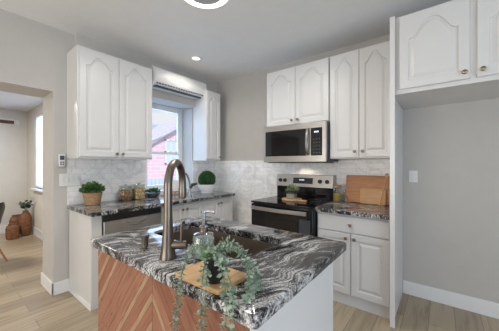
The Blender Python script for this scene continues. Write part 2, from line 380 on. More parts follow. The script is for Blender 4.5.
# soffit boxed out above the cabinets and window
struct('trim_1', MB().box(-2.10, -.07, 2.545, -1.372, 0, H).box(-1.372, -.07, 2.262, -.487, 0, H).box(-.487, -.07, 2.50, 0, 0, H), M['wall'])
struct('baseboard_right', MB().box(-.016, -6, 0, 0, -2.828, .135), M['trim'], .004)
struct('baseboard_back', MB().box(-2.301, -.016, 0, -2.152, 0, .13).box(-2.301, -.016, 0, -2.285, .42, .13), M['trim'], .004)
# dining room
D_ = MB(); D_.box(-1.85, .41, 0, -1.6, 2.05, 2.44); D_.box(-1.85, 2.05, 0, -1.6, 3.0, .90); D_.box(-1.85, 2.05, 2.27, -1.6, 3.0, 2.44); D_.box(-1.85, 3.0, 0, -1.6, 3.62, 2.44)
struct('wall_dining_right', D_, M['wall_dining'])
struct('wall_dining_back', MB().box(-6, 3.62, 0, -1.6, 3.8, 2.44), M['wall_dining'])
struct('wall_dining_left', MB().box(-6.1, .41, 0, -6, 3.8, 2.44), M['wall_dining'])
struct('ceiling_dining', MB().box(-6, .41, 2.44, -1.6, 3.8, 2.54), M['trim'])
struct('baseboard_dining', MB().box(-6, 3.604, 0, -1.85, 3.62, .15).box(-1.866, .43, 0, -1.85, 3.604, .15), M['trim'], .004)
o = struct('window_2', MB().box(-1.80, 2.05, .90, -1.76, 2.10, 2.27).box(-1.80, 2.95, .90, -1.76, 3.0, 2.27).box(-1.80, 2.10, 2.22, -1.76, 2.95, 2.27).box(-1.80, 2.10, .90, -1.76, 2.95, .95).box(-1.80, 2.10, 1.56, -1.76, 2.95, 1.60), M['trim'])
MB().box(-1.785, 2.10, .95, -1.78, 2.95, 2.22).build('window_pane', M['pane'], o)
MB().box(-1.92, 2.0, .875, -1.80, 3.05, .90).build('window_sill', M['trim'], o)
M['blind'] = bpy.data.materials.new('sheer_blind'); M['blind'].use_nodes = True; bt = M['blind'].node_tree; bt.nodes.clear()
b1 = bt.nodes.new('ShaderNodeBsdfTranslucent'); b2 = bt.nodes.new('ShaderNodeBsdfDiffuse'); b3 = bt.nodes.new('ShaderNodeMixShader'); b4 = bt.nodes.new('ShaderNodeOutputMaterial')
b1.inputs[0].default_value = (.85, .88, .92, 1); b2.inputs[0].default_value = (.85, .86, .88, 1); b3.inputs[0].default_value = .35
bt.links.new(b1.outputs[0], b3.inputs[1]); bt.links.new(b2.outputs[0], b3.inputs[2]); bt.links.new(b3.outputs[0], b4.inputs[0])
t = thing('roller_blind', 'added sheer white roller blind that brightens the dining room window', 'blind', (-1.835, 2.525, .91))  # blind added so the window reads bright instead of showing the grey reveal
MB().box(-1.838, 2.055, .91, -1.836, 2.995, 2.22).build('fabric', M['blind'], t)
MB().tube([(-1.835, 2.055, 2.24), (-1.835, 2.995, 2.24)], .014, 12).build('roller', M['trim'], t)
# kitchen window, set deep in the wall
o = MB()
y0, y1 = .25, .31
o.box(-1.27, y0, .965, -1.22, y1, 2.26).box(-.548, y0, .965, -.50, y1, 2.26).box(-1.22, y0, 2.215, -.548, y1, 2.26).box(-1.22, y0, .965, -.548, y1, 1.0)
win = struct('window_1', o, M['trim'], .004)
s_ = MB().box(-1.22, y0 - .005, 1.50, -.548, y1, 1.54).box(-1.22, y0 + .01, 1.54, -1.19, y1 - .01, 2.215).box(-.578, y0 + .01, 1.54, -.548, y1 - .01, 2.215).box(-1.19, y0 + .01, 2.185, -.578, y1 - .01, 2.215)
s_.box(-1.22, y0, 1.0, -1.19, y1, 1.50).box(-.578, y0, 1.0, -.548, y1, 1.50).box(-1.19, y0, 1.0, -.578, y1, 1.035)
s_.build('window_sash', M['trim'], win)
MB().box(-1.19, .275, 1.035, -.578, .279, 1.50).build('window_pane', M['pane'], win)
MB().box(-1.19, .281, 1.54, -.578, .285, 2.185).build('window_pane', M['pane'], win)
MB().box(-1.27, -.0, .963, -.5, .25, .968).build('window_sill', M['trim'], win)
# backsplashes
struct('trim_2', MB().box(-2.167, -.009, .914, -1.275, 0, 1.408), M['tile_x'])
struct('trim_3', MB().box(-.497, -.009, .914, -.009, 0, 1.408).box(-1.275, -.009, .914, -.497, 0, .963), M['tile_x'])
struct('trim_4', MB().box(-.009, -2.805, .10, 0, 0, 1.408), M['tile_y'])

# ================================================================ OUTSIDE
struct('ground', MB().box(-1.5, .6, -.3, 16, 14, -.2), M['grass'])
t = thing('brick_house', 'pink brick neighbouring house with a sloping roof seen through the window', 'house', (4.6, 7.5, -.2))
def prism(pts, ya, yb):
    m = MB(); m.rings([[Vector((x, ya, z)) for x, z in pts], [Vector((x, yb, z)) for x, z in pts]]); return m
prism([(2.7, -.2), (6.6, -.2), (6.6, 4.0), (4.9, 3.5), (2.7, 2.2)], 7.0, 9.0).build('wall', M['brick'], t, smooth=False)
prism([(2.45, 2.03), (4.9, 3.48), (6.8, 4.0), (6.8, 4.16), (4.85, 3.64), (2.45, 2.2)], 6.8, 9.2).build('roof', M['roof'], t, smooth=False)
for wx, wz in ((3.55, 1.35), (4.75, 1.35)):
    f = MB().box(wx, 6.95, wz, wx + .62, 7.0, wz + .06).box(wx, 6.95, wz + 1.1, wx + .62, 7.0, wz + 1.16).box(wx, 6.95, wz, wx + .06, 7.0, wz + 1.16).box(wx + .56, 6.95, wz, wx + .62, 7.0, wz + 1.16).box(wx + .28, 6.95, wz, wx + .33, 7.0, wz + 1.16).box(wx, 6.95, wz + .56, wx + .62, 7.0, wz + .62).build('window', M['trim'], t, smooth=False)
    MB().box(wx + .05, 6.975, wz + .05, wx + .57, 6.99, wz + 1.12).build('window_pane', M['siding'], f, smooth=False)
MB().tube([(2.3, 6.75, 2.15), (3.4, 6.7, 2.72), (5.2, 6.72, 3.72)], .02, 6).build('gutter', M['siding'], t)
t = thing('garden_fence', 'pale blue garden fence outside, low at left of the window', 'fence', (1.7, 4.5, -.2))
f = MB()
for i in range(14): f.box(.6 + i * .14, 4.5, -.2, .73 + i * .14, 4.53, .86)
f.build('boards', M['siding'], t, smooth=False)
MB().box(.6, 4.53, .2, 2.56, 4.57, .28).box(.6, 4.53, .66, 2.56, 4.57, .74).build('rail', M['siding'], t, smooth=False)
# ================================================================ CABINETS, BACK WALL
ZB = 1.408
t = thing('wall_cabinet', 'white two-door wall cabinet above the left counter, left of the window', 'cabinet', (-2.17, 0, ZB), 'white wall cabinets')
MB().box(-2.17, -.311, ZB, -1.374, 0, 2.535).build('body', M['cab'], t, bevel=.002)
door(t, WM, (-2.155, -.311, ZB + .02), .375, 1.09, .10, (.345, .035)); door(t, WM, (-1.775, -.311, ZB + .02), .392, 1.09, .10, (.03, .035))
t = thing('wall_cabinet', 'narrow white one-door wall cabinet between the window and the corner', 'cabinet', (-.48, 0, ZB), 'white wall cabinets')
MB().box(-.485, -.311, ZB, -.185, 0, 2.49).build('body', M['cab'], t, bevel=.002)
door(t, WM, (-.478, -.311, ZB + .02), .285, 1.045, .085, (.26, .035), fr=.05)

# base run on the back wall
t = thing('base_cabinet', 'white base cabinets beneath the window counter, right of the dishwasher', 'cabinet', (-1.44, 0, 0))
MB().box(-1.435, -.60, .10, -.21, -.012, .872).build('body', M['cab'], t, bevel=.002)
MB().box(-1.435, -.55, 0, -.21, -.012, .10).build('toe_kick', M['cab'], t)
for x0, x1, kx in ((-1.425, -1.125, .27), (-1.120, -.815, .03), (-.81, -.515, .27), (-.51, -.22, .03)):
    door(t, WM, (x0, -.60, .13), x1 - x0, .72, 0, (kx, .66), fr=.05)
t = thing('end_panel', 'white end panel closing the left end of the window counter run', 'panel', (-2.152, 0, 0))
MB().box(-2.152, -.61, 0, -2.062, -.012, .872).build('panel', M['cab'], t, bevel=.002)
MB().box(-2.160, -.615, 0, -2.152, -.012, .05).build('base_moulding', M['trim'], t, bevel=.002)
t = thing('dishwasher', 'stainless steel dishwasher under the left end of the back counter', 'dishwasher', (-1.75, -.3, 0))
MB().box(-2.055, -.60, .02, -1.442, -.02, .868).build('body', M['darkgrey'], t)
MB().box(-2.05, -.628, .10, -1.447, -.601, .80).build('door', M['steel'], t, bevel=.004)
MB().box(-2.05, -.626, .803, -1.447, -.601, .868).build('control_strip', M['black'], t, bevel=.003)
hp = [(-1.86 + .22 * i / 12, -.632 - .022 * math.sin(math.pi * i / 12), .765 - .03 * math.sin(math.pi * i / 12)) for i in range(13)]
MB().tube(hp, .009, 10).build('handle', M['chrome'], t)
tag(MB().rings([rrect(-2.175, -.682, -.222, -.010, .02, z) for z in (.876, .914)]).build('countertop', M['granite_wall'], loc=(-1.2, -.35, .876), bevel=.004), 'black and white granite counter along the window wall', 'countertop')

# ================================================================ RANGE WALL
t = thing('wall_cabinet', 'short white two-door cabinet directly above the microwave', 'cabinet', (0, -1.74, 1.83), 'white wall cabinets')
MB().box(-.311, -2.158, 1.832, 0, -1.318, 2.555).build('body', M['cab'], t, bevel=.002)
door(t, RM, (-.311, -1.323, 1.842), .412, .70, .10, (.375, .05)); door(t, RM, (-.311, -1.741, 1.842), .412, .70, .10, (.037, .05))
t = thing('wall_cabinet', 'tall white two-door wall cabinet between the microwave and fridge panel', 'cabinet', (0, -2.48, 1.41), 'white wall cabinets')
MB().box(-.311, -2.804, 1.41, 0, -2.162, 2.555).build('body', M['cab'], t, bevel=.002)
door(t, RM, (-.311, -2.168, 1.425), .302, 1.117, .10, (.265, .06), fr=.052); door(t, RM, (-.311, -2.475, 1.425), .302, 1.117, .10, (.035, .06), fr=.052)
tag(MB().box(-.690, -2.826, 0, 0, -2.808, 2.57).box(-.71, -2.846, 0, -.690, -2.808, 2.57).build('fridge_panel', M['cab'], loc=(-.35, -2.827, 0), bevel=.002), 'tall thin white panel from floor to ceiling cabinets beside the fridge space', 'panel')
t = thing('wall_cabinet', 'deep white cabinet high over the empty fridge space at right', 'cabinet', (0, -3.3, 1.93), 'white wall cabinets')
MB().box(-.668, -3.78, 1.93, 0, -2.828, 2.57).build('body', M['cab'], t, bevel=.002)
door(t, RM, (-.668, -2.873, 1.965), .435, .59, .13, (.405, .045), fr=.062); door(t, RM, (-.668, -3.345, 1.965), .415, .59, .13, (.03, .045), fr=.062)
t = thing('base_cabinet', 'white base cabinet with one drawer between the range and fridge panel', 'cabinet', (-.3, -2.47, 0))
MB().box(-.61, -2.806, .10, -.010, -2.140, .872).build('body', M['cab'], t, bevel=.002)
MB().box(-.60, -2.806, 0, -.010, -2.140, .10).build('toe_kick', M['cab'], t)
dr = MB(); a = (-.61, -2.150, .70)
dr.rings([[place(RM, a, x, y, z) for x, y in ((d, d), (.646 - d, d), (.646 - d, .155 - d), (d, .155 - d))] for d, z in ((0, .001), (0, .014), (.006, .019))])
dr = dr.build('drawer', M['cab'], t); mk_knob(dr, RM, place(RM, a, .323, .078, .019))
door(t, RM, (-.61, -2.150, .115), .320, .575, 0, (.285, .535), fr=.055); door(t, RM, (-.61, -2.476, .115), .320, .575, 0, (.035, .535), fr=.055)
tag(MB().rings([rrect(-.668, -2.806, -.010, -2.136, .008, z) for z in (.876, .914)]).build('countertop', M['granite_wall'], loc=(-.2, -2.45, .876), bevel=.004), 'short black and white granite counter right of the range', 'countertop')

# range
t = thing('range', 'black and stainless steel electric range against the tiled wall', 'range', (-.35, -1.735, 0))
YA, YB = -2.128, -1.343
MB().box(-.655, YA, .02, -.02, YB, .895).build('body', M['black'], t, bevel=.003)
MB().box(-.70, YA, .895, -.02, YB, .916).build('cooktop', M['gloss'], t, bevel=.004)
dd = MB().box(-.695, YA + .004, .20, -.657, YB - .004, .885).build('oven_door', M['gloss'], t, bevel=.004)
MB().box(-.698, YA + .17, .34, -.694, YB - .15, .74).build('window', M['gloss'], dd)
MB().box(-.698, YA + .03, .30, -.694, YA + .15, .775).build('door_trim', M['darkgrey'], dd)
hp = [(-.735 - .022 * math.sin(math.pi * i / 16), YB - .03 + (YA - YB + .09) * i / 16, .845) for i in range(17)]
hb = MB(); hb.rings([[Vector(p) + Vector(q) for q in ((-.006, 0, -.02), (.006, 0, -.02), (.006, 0, .02), (-.006, 0, .02))] for p in hp])
hb.box(-.735, YB - .055, .83, -.695, YB - .03, .86).box(-.735, YA + .065, .83, -.695, YA + .09, .86)
hb.build('handle', M['steel'], dd, bevel=.002)
MB().box(-.69, YA + .004, .04, -.657, YB - .004, .19).build('drawer', M['steel'], t, bevel=.004)
MB().box(-.10, YA, .916, -.02, YB, 1.06).build('lower_backguard', M['gloss'], t)
bgd = MB(); bgd.rings([[Vector((x, y, z)) for x, z in ((-.125, 1.06), (-.02, 1.06), (-.02, 1.215), (-.095, 1.215))] for y in (YA, YB)])
bgd = bgd.build('backguard', M['steel'], t, bevel=.003)
nrm = Vector((-.155, 0, .03)).normalized()
kx = Matrix((( nrm.x * 0, nrm.z, nrm.x), (1, 0, 0), (0, -nrm.x, nrm.z)))
for y in (-1.405, -1.475, -1.965, -2.055):
    kb = MB().lathe([(.026, 0), (.026, .006), (.021, .008), (.019, .026), (.001, .027)], (-.112, y, 1.135), kx, 18).build('knob', M['black'], bgd)
    MB().lathe([(.029, -.002), (.029, .003)], (-.111, y, 1.135), kx, 18).build('bezel', M['chrome'], kb) if False else None
q = MB().box(-.118, -1.87, 1.10, -.103, -1.60, 1.175, Matrix.Rotation(R(11), 3, 'Y'), (-.11, -1.7, 1.135)); q.build('display', M['black'], bgd)
M['led'] = mat('display_digits', (.7, .8, .9), .4); M['led'].node_tree.nodes['Principled BSDF'].inputs['Emission Color'].default_value = (.7, .85, 1, 1); M['led'].node_tree.nodes['Principled BSDF'].inputs['Emission Strength'].default_value = 1.0
q = MB()
for i in range(4): q.box(-.1205, -1.755 + i * .018, 1.142, -.1165, -1.745 + i * .018, 1.155)
q.build('digits', M['led'], bgd)
for (x, y, r) in ((-.50, -1.56, .11), (-.50, -1.93, .085), (-.25, -1.55, .08), (-.25, -1.93, .095)):
    MB().rings([[Vector((x + rr * math.cos(a_ * math.pi / 16), y + rr * math.sin(a_ * math.pi / 16), zz)) for a_ in range(32)] for rr, zz in ((r - .002, .9161), (r - .002, .9166), (r + .001, .9166), (r + .001, .9161))], True, False, False).build('burner_mark', M['darkgrey'], t)

# microwave
t = thing('microwave', 'stainless steel microwave mounted over the range', 'microwave', (-.2, -1.745, 1.375))
YA, YB = -2.158, -1.330
MB().box(-.385, YA, 1.38, -.012, YB, 1.828).build('body', M['darkgrey'], t, bevel=.004)
mf = MB().box(-.42, YA, 1.375, -.386, YB, 1.825).build('front_frame', M['steel'], t, bevel=.006)
MB().box(-.4235, -1.925, 1.448, -.419, YB - .035, 1.760).build('door_window', M['gloss'], mf, bevel=.002)
MB().box(-.4235, -2.115, 1.448, -.419, -1.982, 1.760).build('control_panel', M['gloss'], mf, bevel=.002)
hp = [(-.424 - .040 * math.sin(math.pi * i / 12) ** .6, -1.950, 1.452 + .31 * i / 12) for i in range(13)]
q = MB(); q.rings([[Vector(p) + Vector(v) for v in ((-.006, -.014, 0), (.006, -.014, 0), (.006, .014, 0), (-.006, .014, 0))] for p in hp]); q.build('handle', M['chrome'], mf, bevel=.002)
for i in range(3):
    for j in range(5): MB().box(-.4245, -2.095 + i * .034, 1.475 + j * .038, -.4233, -2.078 + i * .034, 1.485 + j * .038).build('button', M['darkgrey'], mf)
q = MB()
for i in range(4): q.box(-.4245, -2.075 + i * .014, 1.705, -.4233, -2.067 + i * .014, 1.722)
q.build('digits', M['led'], mf)
MB().box(-.38, YA + .05, 1.366, -.05, YB - .05, 1.379).build('vent_grille', M['black'], t)

# ================================================================ MINI SPLIT
t = thing('air_conditioner', 'white wall mounted mini split air conditioner above the window', 'air conditioner', (-.87, -.07, 2.42))
prof = [(-.072, 2.625), (-.225, 2.622), (-.255, 2.600), (-.272, 2.50), (-.268, 2.425), (-.235, 2.385), (-.15, 2.368), (-.072, 2.368)]
q = MB(); xs = [(-1.322, .94), (-1.310, 1), (-.432, 1), (-.420, .94)]
q.rings([[Vector((x, -.072 + (y + .072) * s, 2.52 + (z - 2.52) * s)) for y, z in prof] for x, s in xs]); q.build('body', M['white'], t, bevel=.003)
q = MB().box(-1.285, -.262, 2.388, -.50, -.240, 2.396, Matrix.Rotation(R(-20), 3, 'X'), (0, -.25, 2.392)); q.build('louvre', M['white'], t, bevel=.002)
MB().box(-1.28, -.2675, 2.394, -.505, -.24, 2.410).build('outlet_slot', M['black'], t)
MB().box(-1.28, -.225, 2.368, -.505, -.175, 2.380).build('intake_slot', M['darkgrey'], t)
for i in range(18): MB().box(-1.26 + i * .042, -.2685, 2.395, -1.252 + i * .042, -.25, 2.409).build('vane', M['white'], t)

# ================================================================ CEILING LIGHTS
t = thing('recessed_light', 'small round recessed spotlight in the ceiling', 'ceiling light', (-.897, -.573, H))
MB().rings([[Vector((-.897 + r * math.cos(a * math.pi / 16), -.573 + r * math.sin(a * math.pi / 16), z)) for a in range(32)] for r, z in ((.075, H), (.073, H - .006), (.052, H - .006), (.05, H))], True, False, False).build('trim_ring', M['trim'], t)
MB().lathe([(.051, -.003), (.051, -.001)], (-.897, -.573, H)).build('lens', M['lamp'], t)
t = thing('ring_light', 'round flush ceiling lamp with a glowing ring', 'ceiling light', (-1.707, -1.65, H))
MB().lathe([(.150, -.001), (.150, -.032), (.001, -.036)], (-1.707, -1.65, H), n=48).build('base', M['fixture'], t)
q = MB(); n_ = 64
q.rings([[Vector((-1.707 + (r) * math.cos(2 * math.pi * a / n_), -1.65 + r * math.sin(2 * math.pi * a / n_), z)) for a in range(n_)] for r, z in ((.168, H - .001), (.168, H - .035), (.180, H - .04), (.196, H - .04), (.202, H - .035), (.202, H - .001))], True, False, False)
q.build('glowing_ring', M['lamp'], t)

# ================================================================ ISLAND
t = thing('kitchen_island', 'kitchen island base with cedar chevron front and white end panel', 'island', (-2.44, -2.705, 0))
MB().box(-2.435, -2.690, .0, -2.415, -1.572, .872).box(-1.774, -2.690, .0, -1.762, -1.572, .872).box(-2.415, -1.605, 0, -1.774, -1.572, .872).box(-2.415, -2.690, 0, -1.774, -1.605, .05).build('body', M['cab'], t, bevel=.002)
MB().box(-2.452, -2.690, .0, -2.436, -1.572, .872).build('chevron_panel', M['chevron'], t)
MB().box(-2.452, -2.705, 0, -1.762, -2.691, .872).build('end_panel', M['cab'], t, bevel=.002)
X0, Y0, X1, Y1 = -2.478, -2.732, -1.615, -1.512
SX0, SY0, SX1, SY1 = -2.185, -2.44, -1.80, -1.675
q = MB(); zt, zb = .914, .874
ln = [rrect(SX0, SY0, SX1, SY1, .06, zb), rrect(X0, Y0, X1, Y1, .018, zb), rrect(X0, Y0, X1, Y1, .018, zt - .006), rrect(X0 + .002, Y0 + .002, X1 - .002, Y1 - .002, .018, zt - .002), rrect(X0 + .006, Y0 + .006, X1 - .006, Y1 - .006, .018, zt), rrect(SX0, SY0, SX1, SY1, .06, zt), rrect(SX0, SY0, SX1, SY1, .06, zb)]
q.rings(ln, True, False, False)
bmesh.ops.remove_doubles(q.bm, verts=q.bm.verts, dist=1e-5)
ct = tag(q.build('countertop', M['granite'], loc=(-2.0, -2.1, zb)), 'swirled black and white granite top of the kitchen island', 'countertop')
t = thing('sink', 'undermount stainless steel sink in the island top', 'sink', (-2.0, -2.06, .66))
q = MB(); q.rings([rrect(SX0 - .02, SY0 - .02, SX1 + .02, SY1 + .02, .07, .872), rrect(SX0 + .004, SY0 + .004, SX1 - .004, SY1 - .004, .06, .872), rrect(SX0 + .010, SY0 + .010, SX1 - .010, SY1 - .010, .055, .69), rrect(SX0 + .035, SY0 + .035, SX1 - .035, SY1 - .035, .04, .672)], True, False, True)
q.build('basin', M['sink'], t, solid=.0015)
MB().lathe([(.045, 0), (.043, .003), (.03, .001), (.001, .0005)], (-2.0, -2.06, .674)).build('drain', M['chrome'], t)

# faucet
fx, fy = -2.371, -2.147
t = thing('faucet', 'tall brushed nickel gooseneck faucet on the island', 'faucet', (fx, fy, .914))
MB().lathe([(.038, 0), (.038, .005), (.034, .02), (.029, .06), (.0245, .11), (.0215, .16), (.0195, .22)], (fx, fy, .914)).build('base', M['bronze'], t)
dx, dy = .80, .60; rr = .116
pts = [(fx, fy, 1.13), (fx, fy, 1.20), (fx, fy, 1.243)]
for i in range(1, 19):
    a = math.pi - math.pi * i / 18
    pts.append((fx + dx * (rr + rr * math.cos(a)), fy + dy * (rr + rr * math.cos(a)), 1.243 + rr * math.sin(a)))
pts += [(fx + dx * 2 * rr, fy + dy * 2 * rr, 1.222)]
MB().tube(pts, .0192, 20).build('neck', M['bronze'], t)
ex, ey = fx + dx * 2 * rr, fy + dy * 2 * rr
MB().lathe([(.0192, 0), (.021, -.008), (.021, -.04), (.019, -.062), (.013, -.065)], (ex, ey, 1.223)).build('spray_head', M['bronze'], t)
hd = Vector((.62, .78, 0)).normalized() * -1 if False else Vector((.616, -.788, 0))
p0 = Vector((fx, fy, .975)); p1 = p0 + hd * .088
vb = MB().tube([p0 + hd * .015, p0 + hd * .02, p1 - hd * .003, p1], [.0185, .0195, .0195, .016], 18).build('valve', M['bronze'], t)
lp = p0 + hd * .062
MB().tube([lp + Vector((0, 0, .012)), lp + Vector((0, 0, .075)), lp + Vector((.001, 0, .098))], [.0075, .0055, .005], 12).build('lever', M['bronze'], vb)
MB().lathe([(.001, -.009), (.008, -.004), (.008, .004), (.001, .009)], lp + Vector((.008, -.006, .103)), n=12).build('lever_tip', M['black'], vb)
tag(MB().lathe([(.024, 0), (.024, .004), (.0175, .006), (.0175, .048), (.0185, .052), (.0185, .066), (.016, .069), (.001, .07)], (-2.365, -1.933, .914), n=20).build('air_gap', M['bronze'], loc=(-2.365, -1.933, .914)), 'short brushed nickel cylinder on the island left of the faucet', 'air gap')

# soap dispenser
bx_, by_ = -2.277, -2.268
bx_, by_ = -2.255, -2.262
t = thing('soap_dispenser', 'clear glass soap bottle with steel pump beside the sink', 'soap dispenser', (bx_, by_, .914))
MB().lathe([(.049, 0), (.052, .004), (.052, .096), (.046, .107), (.024, .114), (.019, .118)], (bx_, by_, .914)).build('bottle', M['glass'], t)
MB().lathe([(.046, .003), (.049, .006), (.049, .088), (.001, .088)], (bx_, by_, .914)).build('soap', M['soap'], t)
pm = MB().lathe([(.020, .112), (.021, .114), (.021, .142), (.016, .146), (.009, .148), (.009, .205), (.012, .207), (.012, .217), (.001, .218)], (bx_, by_, .914)).build('pump', M['chrome'], t)
MB().tube([(bx_, by_, 1.126), (bx_ + .012, by_ - .028, 1.128), (bx_ + .022, by_ - .052, 1.122)], [.006, .0055, .004], 10).build('nozzle', M['chrome'], pm)

# wood board, pot and eucalyptus
t = thing('serving_board', 'small light wooden board under the trailing plant on the island', 'board', (-2.38, -2.44, .914))
an = R(2); rm = Matrix.Rotation(an, 3, 'Z'); pv = Vector((-2.375, -2.45, 0))
q = MB(); 
q.rings([[pv + rm @ (p - pv) for p in rrect(-2.468, -2.570, -2.305, -2.335, .012, z)] for z in (.9150, .9320)]); q.build('board', M['board'], t, bevel=.003)
MB().rings([[pv + rm @ (p - pv) for p in rrect(-2.405, -2.337, -2.365, -2.318, .008, z)] for z in (.9152, .9316)]).build('handle', M['board'], t, bevel=.003)
px, py, pz = -2.418, -2.508, .9325
t = thing('trailing_plant', 'artificial eucalyptus in a small black pot, trailing over the island edge', 'plant', (px, py, pz))
MB().lathe([(.030, 0), (.032, .003), (.0425, .082), (.0435, .086), (.0405, .086), (.038, .074), (.001, .074)], (px, py, pz)).build('pot', M['black'], t)
st = MB(); lf = MB(); lb = MB()
V = Vector
def catmull(ps, n=8):
    ps = [V(p) for p in ps]; out = []
    for i in range(len(ps) - 1):
        a, b, c, d_ = ps[max(i - 1, 0)], ps[i], ps[i + 1], ps[min(i + 2, len(ps) - 1)]
        for k in range(n):
            t_ = k / n; out.append(.5 * ((2 * b) + (c - a) * t_ + (2 * a - 5 * b + 4 * c - d_) * t_ ** 2 + (3 * b - a - 3 * c + d_) * t_ ** 3))
    out.append(ps[-1]); return out
def trail(ps, step=.013, ln_=.019, wd_=.0165, mb=None):
    mb = mb or lf
    c = catmull(ps, 10); st.tube(c, .0012, 5); acc = 0; k = 0
    for a, b in zip(c, c[1:]):
        seg = (b - a).length; acc += seg
        if acc >= step:
            acc = 0; k += 1; t_ = (b - a).normalized(); ph = k * 1.57 + random.uniform(-.5, .5)
            u_ = t_.orthogonal().normalized(); v_ = t_.cross(u_)
            sd = u_ * math.cos(ph) + v_ * math.sin(ph)
            for s in (1, -1):
                dd_ = (sd * s + t_ * .35 + V((-.15, -.1, .15))).normalized(); z = random.uniform(.75, 1.25)
                mb.leaf(b, dd_, (t_ + V((-.5, -.4, .3))).normalized(), ln_ * z, wd_ * z)
top = V((px, py, pz + .09))
trails = [
 [top, (-2.43, -2.46, 1.055), (-2.485, -2.437, 1.03), (-2.498, -2.425, .97), (-2.50, -2.412, .88), (-2.50, -2.40, .80), (-2.50, -2.398, .70)],
 [top, (-2.44, -2.45, 1.05), (-2.487, -2.425, 1.0), (-2.50, -2.405, .90), (-2.505, -2.39, .82), (-2.505, -2.385, .74)],
 [top, (-2.455, -2.50, 1.01), (-2.49, -2.52, .96), (-2.50, -2.527, .90), (-2.50, -2.522, .84), (-2.50, -2.517, .76), (-2.50, -2.51, .70)],
 [top, (-2.45, -2.51, 1.0), (-2.49, -2.54, .95), (-2.50, -2.545, .89), (-2.50, -2.54, .81), (-2.50, -2.53, .74)],
 [top, (-2.45, -2.56, 1.02), (-2.475, -2.61, .965), (-2.50, -2.64, .915), (-2.505, -2.635, .87), (-2.505, -2.62, .83), (-2.505, -2.60, .79)],
 [top, (-2.44, -2.57, 1.01), (-2.46, -2.63, .955), (-2.495, -2.66, .93), (-2.50, -2.665, .89), (-2.50, -2.655, .84)],
 [top, (-2.38, -2.53, 1.05), (-2.33, -2.56, 1.02), (-2.32, -2.59, .96), (-2.36, -2.63, .935), (-2.42, -2.67, .935), (-2.45, -2.68, .93)],
 [top, (-2.38, -2.55, 1.05), (-2.34, -2.60, 1.0), (-2.36, -2.62, .95), (-2.40, -2.65, .93), (-2.44, -2.67, .93)],
 [top, (-2.37, -2.53, 1.06), (-2.31, -2.53, 1.03), (-2.27, -2.55, .98), (-2.28, -2.59, .94), (-2.32, -2.63, .93), (-2.37, -2.66, .93)],
 [top, (-2.39, -2.56, 1.05), (-2.37, -2.61, 1.02), (-2.39, -2.64, .97), (-2.42, -2.66, .935)],
 [top, (-2.37, -2.50, 1.06), (-2.32, -2.50, 1.04), (-2.29, -2.52, .98), (-2.28, -2.54, .93)],
]
for q_ in trails: trail(q_)
for i in range(34):
    a = random.uniform(0, 2 * math.pi); r = random.uniform(.02, .088); hh = random.uniform(-.01, .042)
    e = top + V((r * math.cos(a), r * math.sin(a), hh)); trail([top - V((0, 0, .02)), top + V((r * .35 * math.cos(a), r * .35 * math.sin(a), hh * .8)), e], .010, .013, .0095)
trail([top, (-2.435, -2.50, pz + .10), (-2.455, -2.505, pz + .085), (-2.458, -2.507, pz + .05), (-2.457, -2.507, pz + .012)], .012, .014, .010)
for i in range(26):
    a = random.uniform(0, 2 * math.pi); r = random.uniform(0, .022)
    lb.leaf(V((px - .018 + r * math.cos(a), py + .010 + r * math.sin(a), pz + .085 + random.uniform(0, .03))), (math.cos(a) - .5, math.sin(a) - .2, random.uniform(-.2, .8)), (-.6, -.5, .6), .022, .016)
st.build('stems', M['stem'], t); lf.build('leaves', M['euc'], t, smooth=False); lb.build('bright_leaves', M['eucl'], t, smooth=False)

# ================================================================ BACK COUNTER ITEMS
CZ = .9145
def bushy(mb, c, r, n, ln_, wd_, squash=1, up=.3):
    for i in range(n):
        z = random.uniform(-.25, 1); a = random.uniform(0, 2 * math.pi); rr_ = r * random.uniform(.35, 1)
        s_ = math.sqrt(max(0, 1 - z * z)); dv = V((s_ * math.cos(a), s_ * math.sin(a), z * squash))
        mb.leaf(V(c) + dv * rr_, dv + V((random.uniform(-.5, .5), random.uniform(-.5, .5), up)), V((random.uniform(-1, 1), random.uniform(-1, 1), 1)), ln_, wd_)
x, y = -1.98, -.16
t = thing('potted_herb', 'leafy green plant in a woven basket pot on the left counter end', 'plant', (x, y, CZ))
MB().lathe([(.068, 0), (.073, .01), (.092, .115), (.094, .13), (.086, .13), (.08, .11), (.001, .11)], (x, y, CZ)).build('basket_pot', M['basket'], t)
q = MB(); bushy(q, (x, y, CZ + .15), .105, 420, .035, .022, .75); q.build('leaves', M['leaf'], t, smooth=False)
q = MB()
for i in range(14): a = i * .45; q.tube([(x, y, CZ + .10), (x + .06 * math.cos(a * 2), y + .06 * math.sin(a * 2), CZ + .18)], .0016, 5)
q.build('stems', M['stem'], t)
def jar(x, y, r, h, lab, fillm, fillh, cat='jar', grp=None, cork=False, z=CZ):
    t = thing('storage_jar', lab, cat, (x, y, z), grp)
    MB().lathe([(r * .95, 0), (r, .005), (r, h * .82), (r * .88, h * .93), (r * .86, h)], (x, y, z), cap1=False).build('glass_body', M['glass'], t)
    MB().lathe([(r * .92, .004), (r * .96, .008), (r * .96, fillh * .95), (r * .7, fillh), (.001, fillh * 1.01)], (x, y, z)).build('contents', fillm, t)
    if cork: MB().lathe([(r * .82, h * .95), (r * .9, h), (r * .9, h + .022), (.001, h + .024)], (x, y, z)).build('lid', M['cork'], t)
    else: MB().lathe([(r * .9, h), (r * .93, h + .003), (r * .93, h + .016), (r * .3, h + .02), (.012, h + .034), (.001, h + .036)], (x, y, z)).build('lid', M['glass'], t)
jar(-1.61, -.125, .078, .16, 'low glass jar of reddish dried mix, left of the pasta jar', M['pasta_red'], .125, grp='glass jars on the window counter')
jar(-1.44, -.115, .082, .165, 'low glass jar of yellow dried pasta, beside the green bowl', M['pasta_yel'], .135, grp='glass jars on the window counter')
x, y = -1.245, -.12
t = thing('succulent_bowl', 'small dark bowl of green succulents below the window', 'plant', (x, y, CZ))
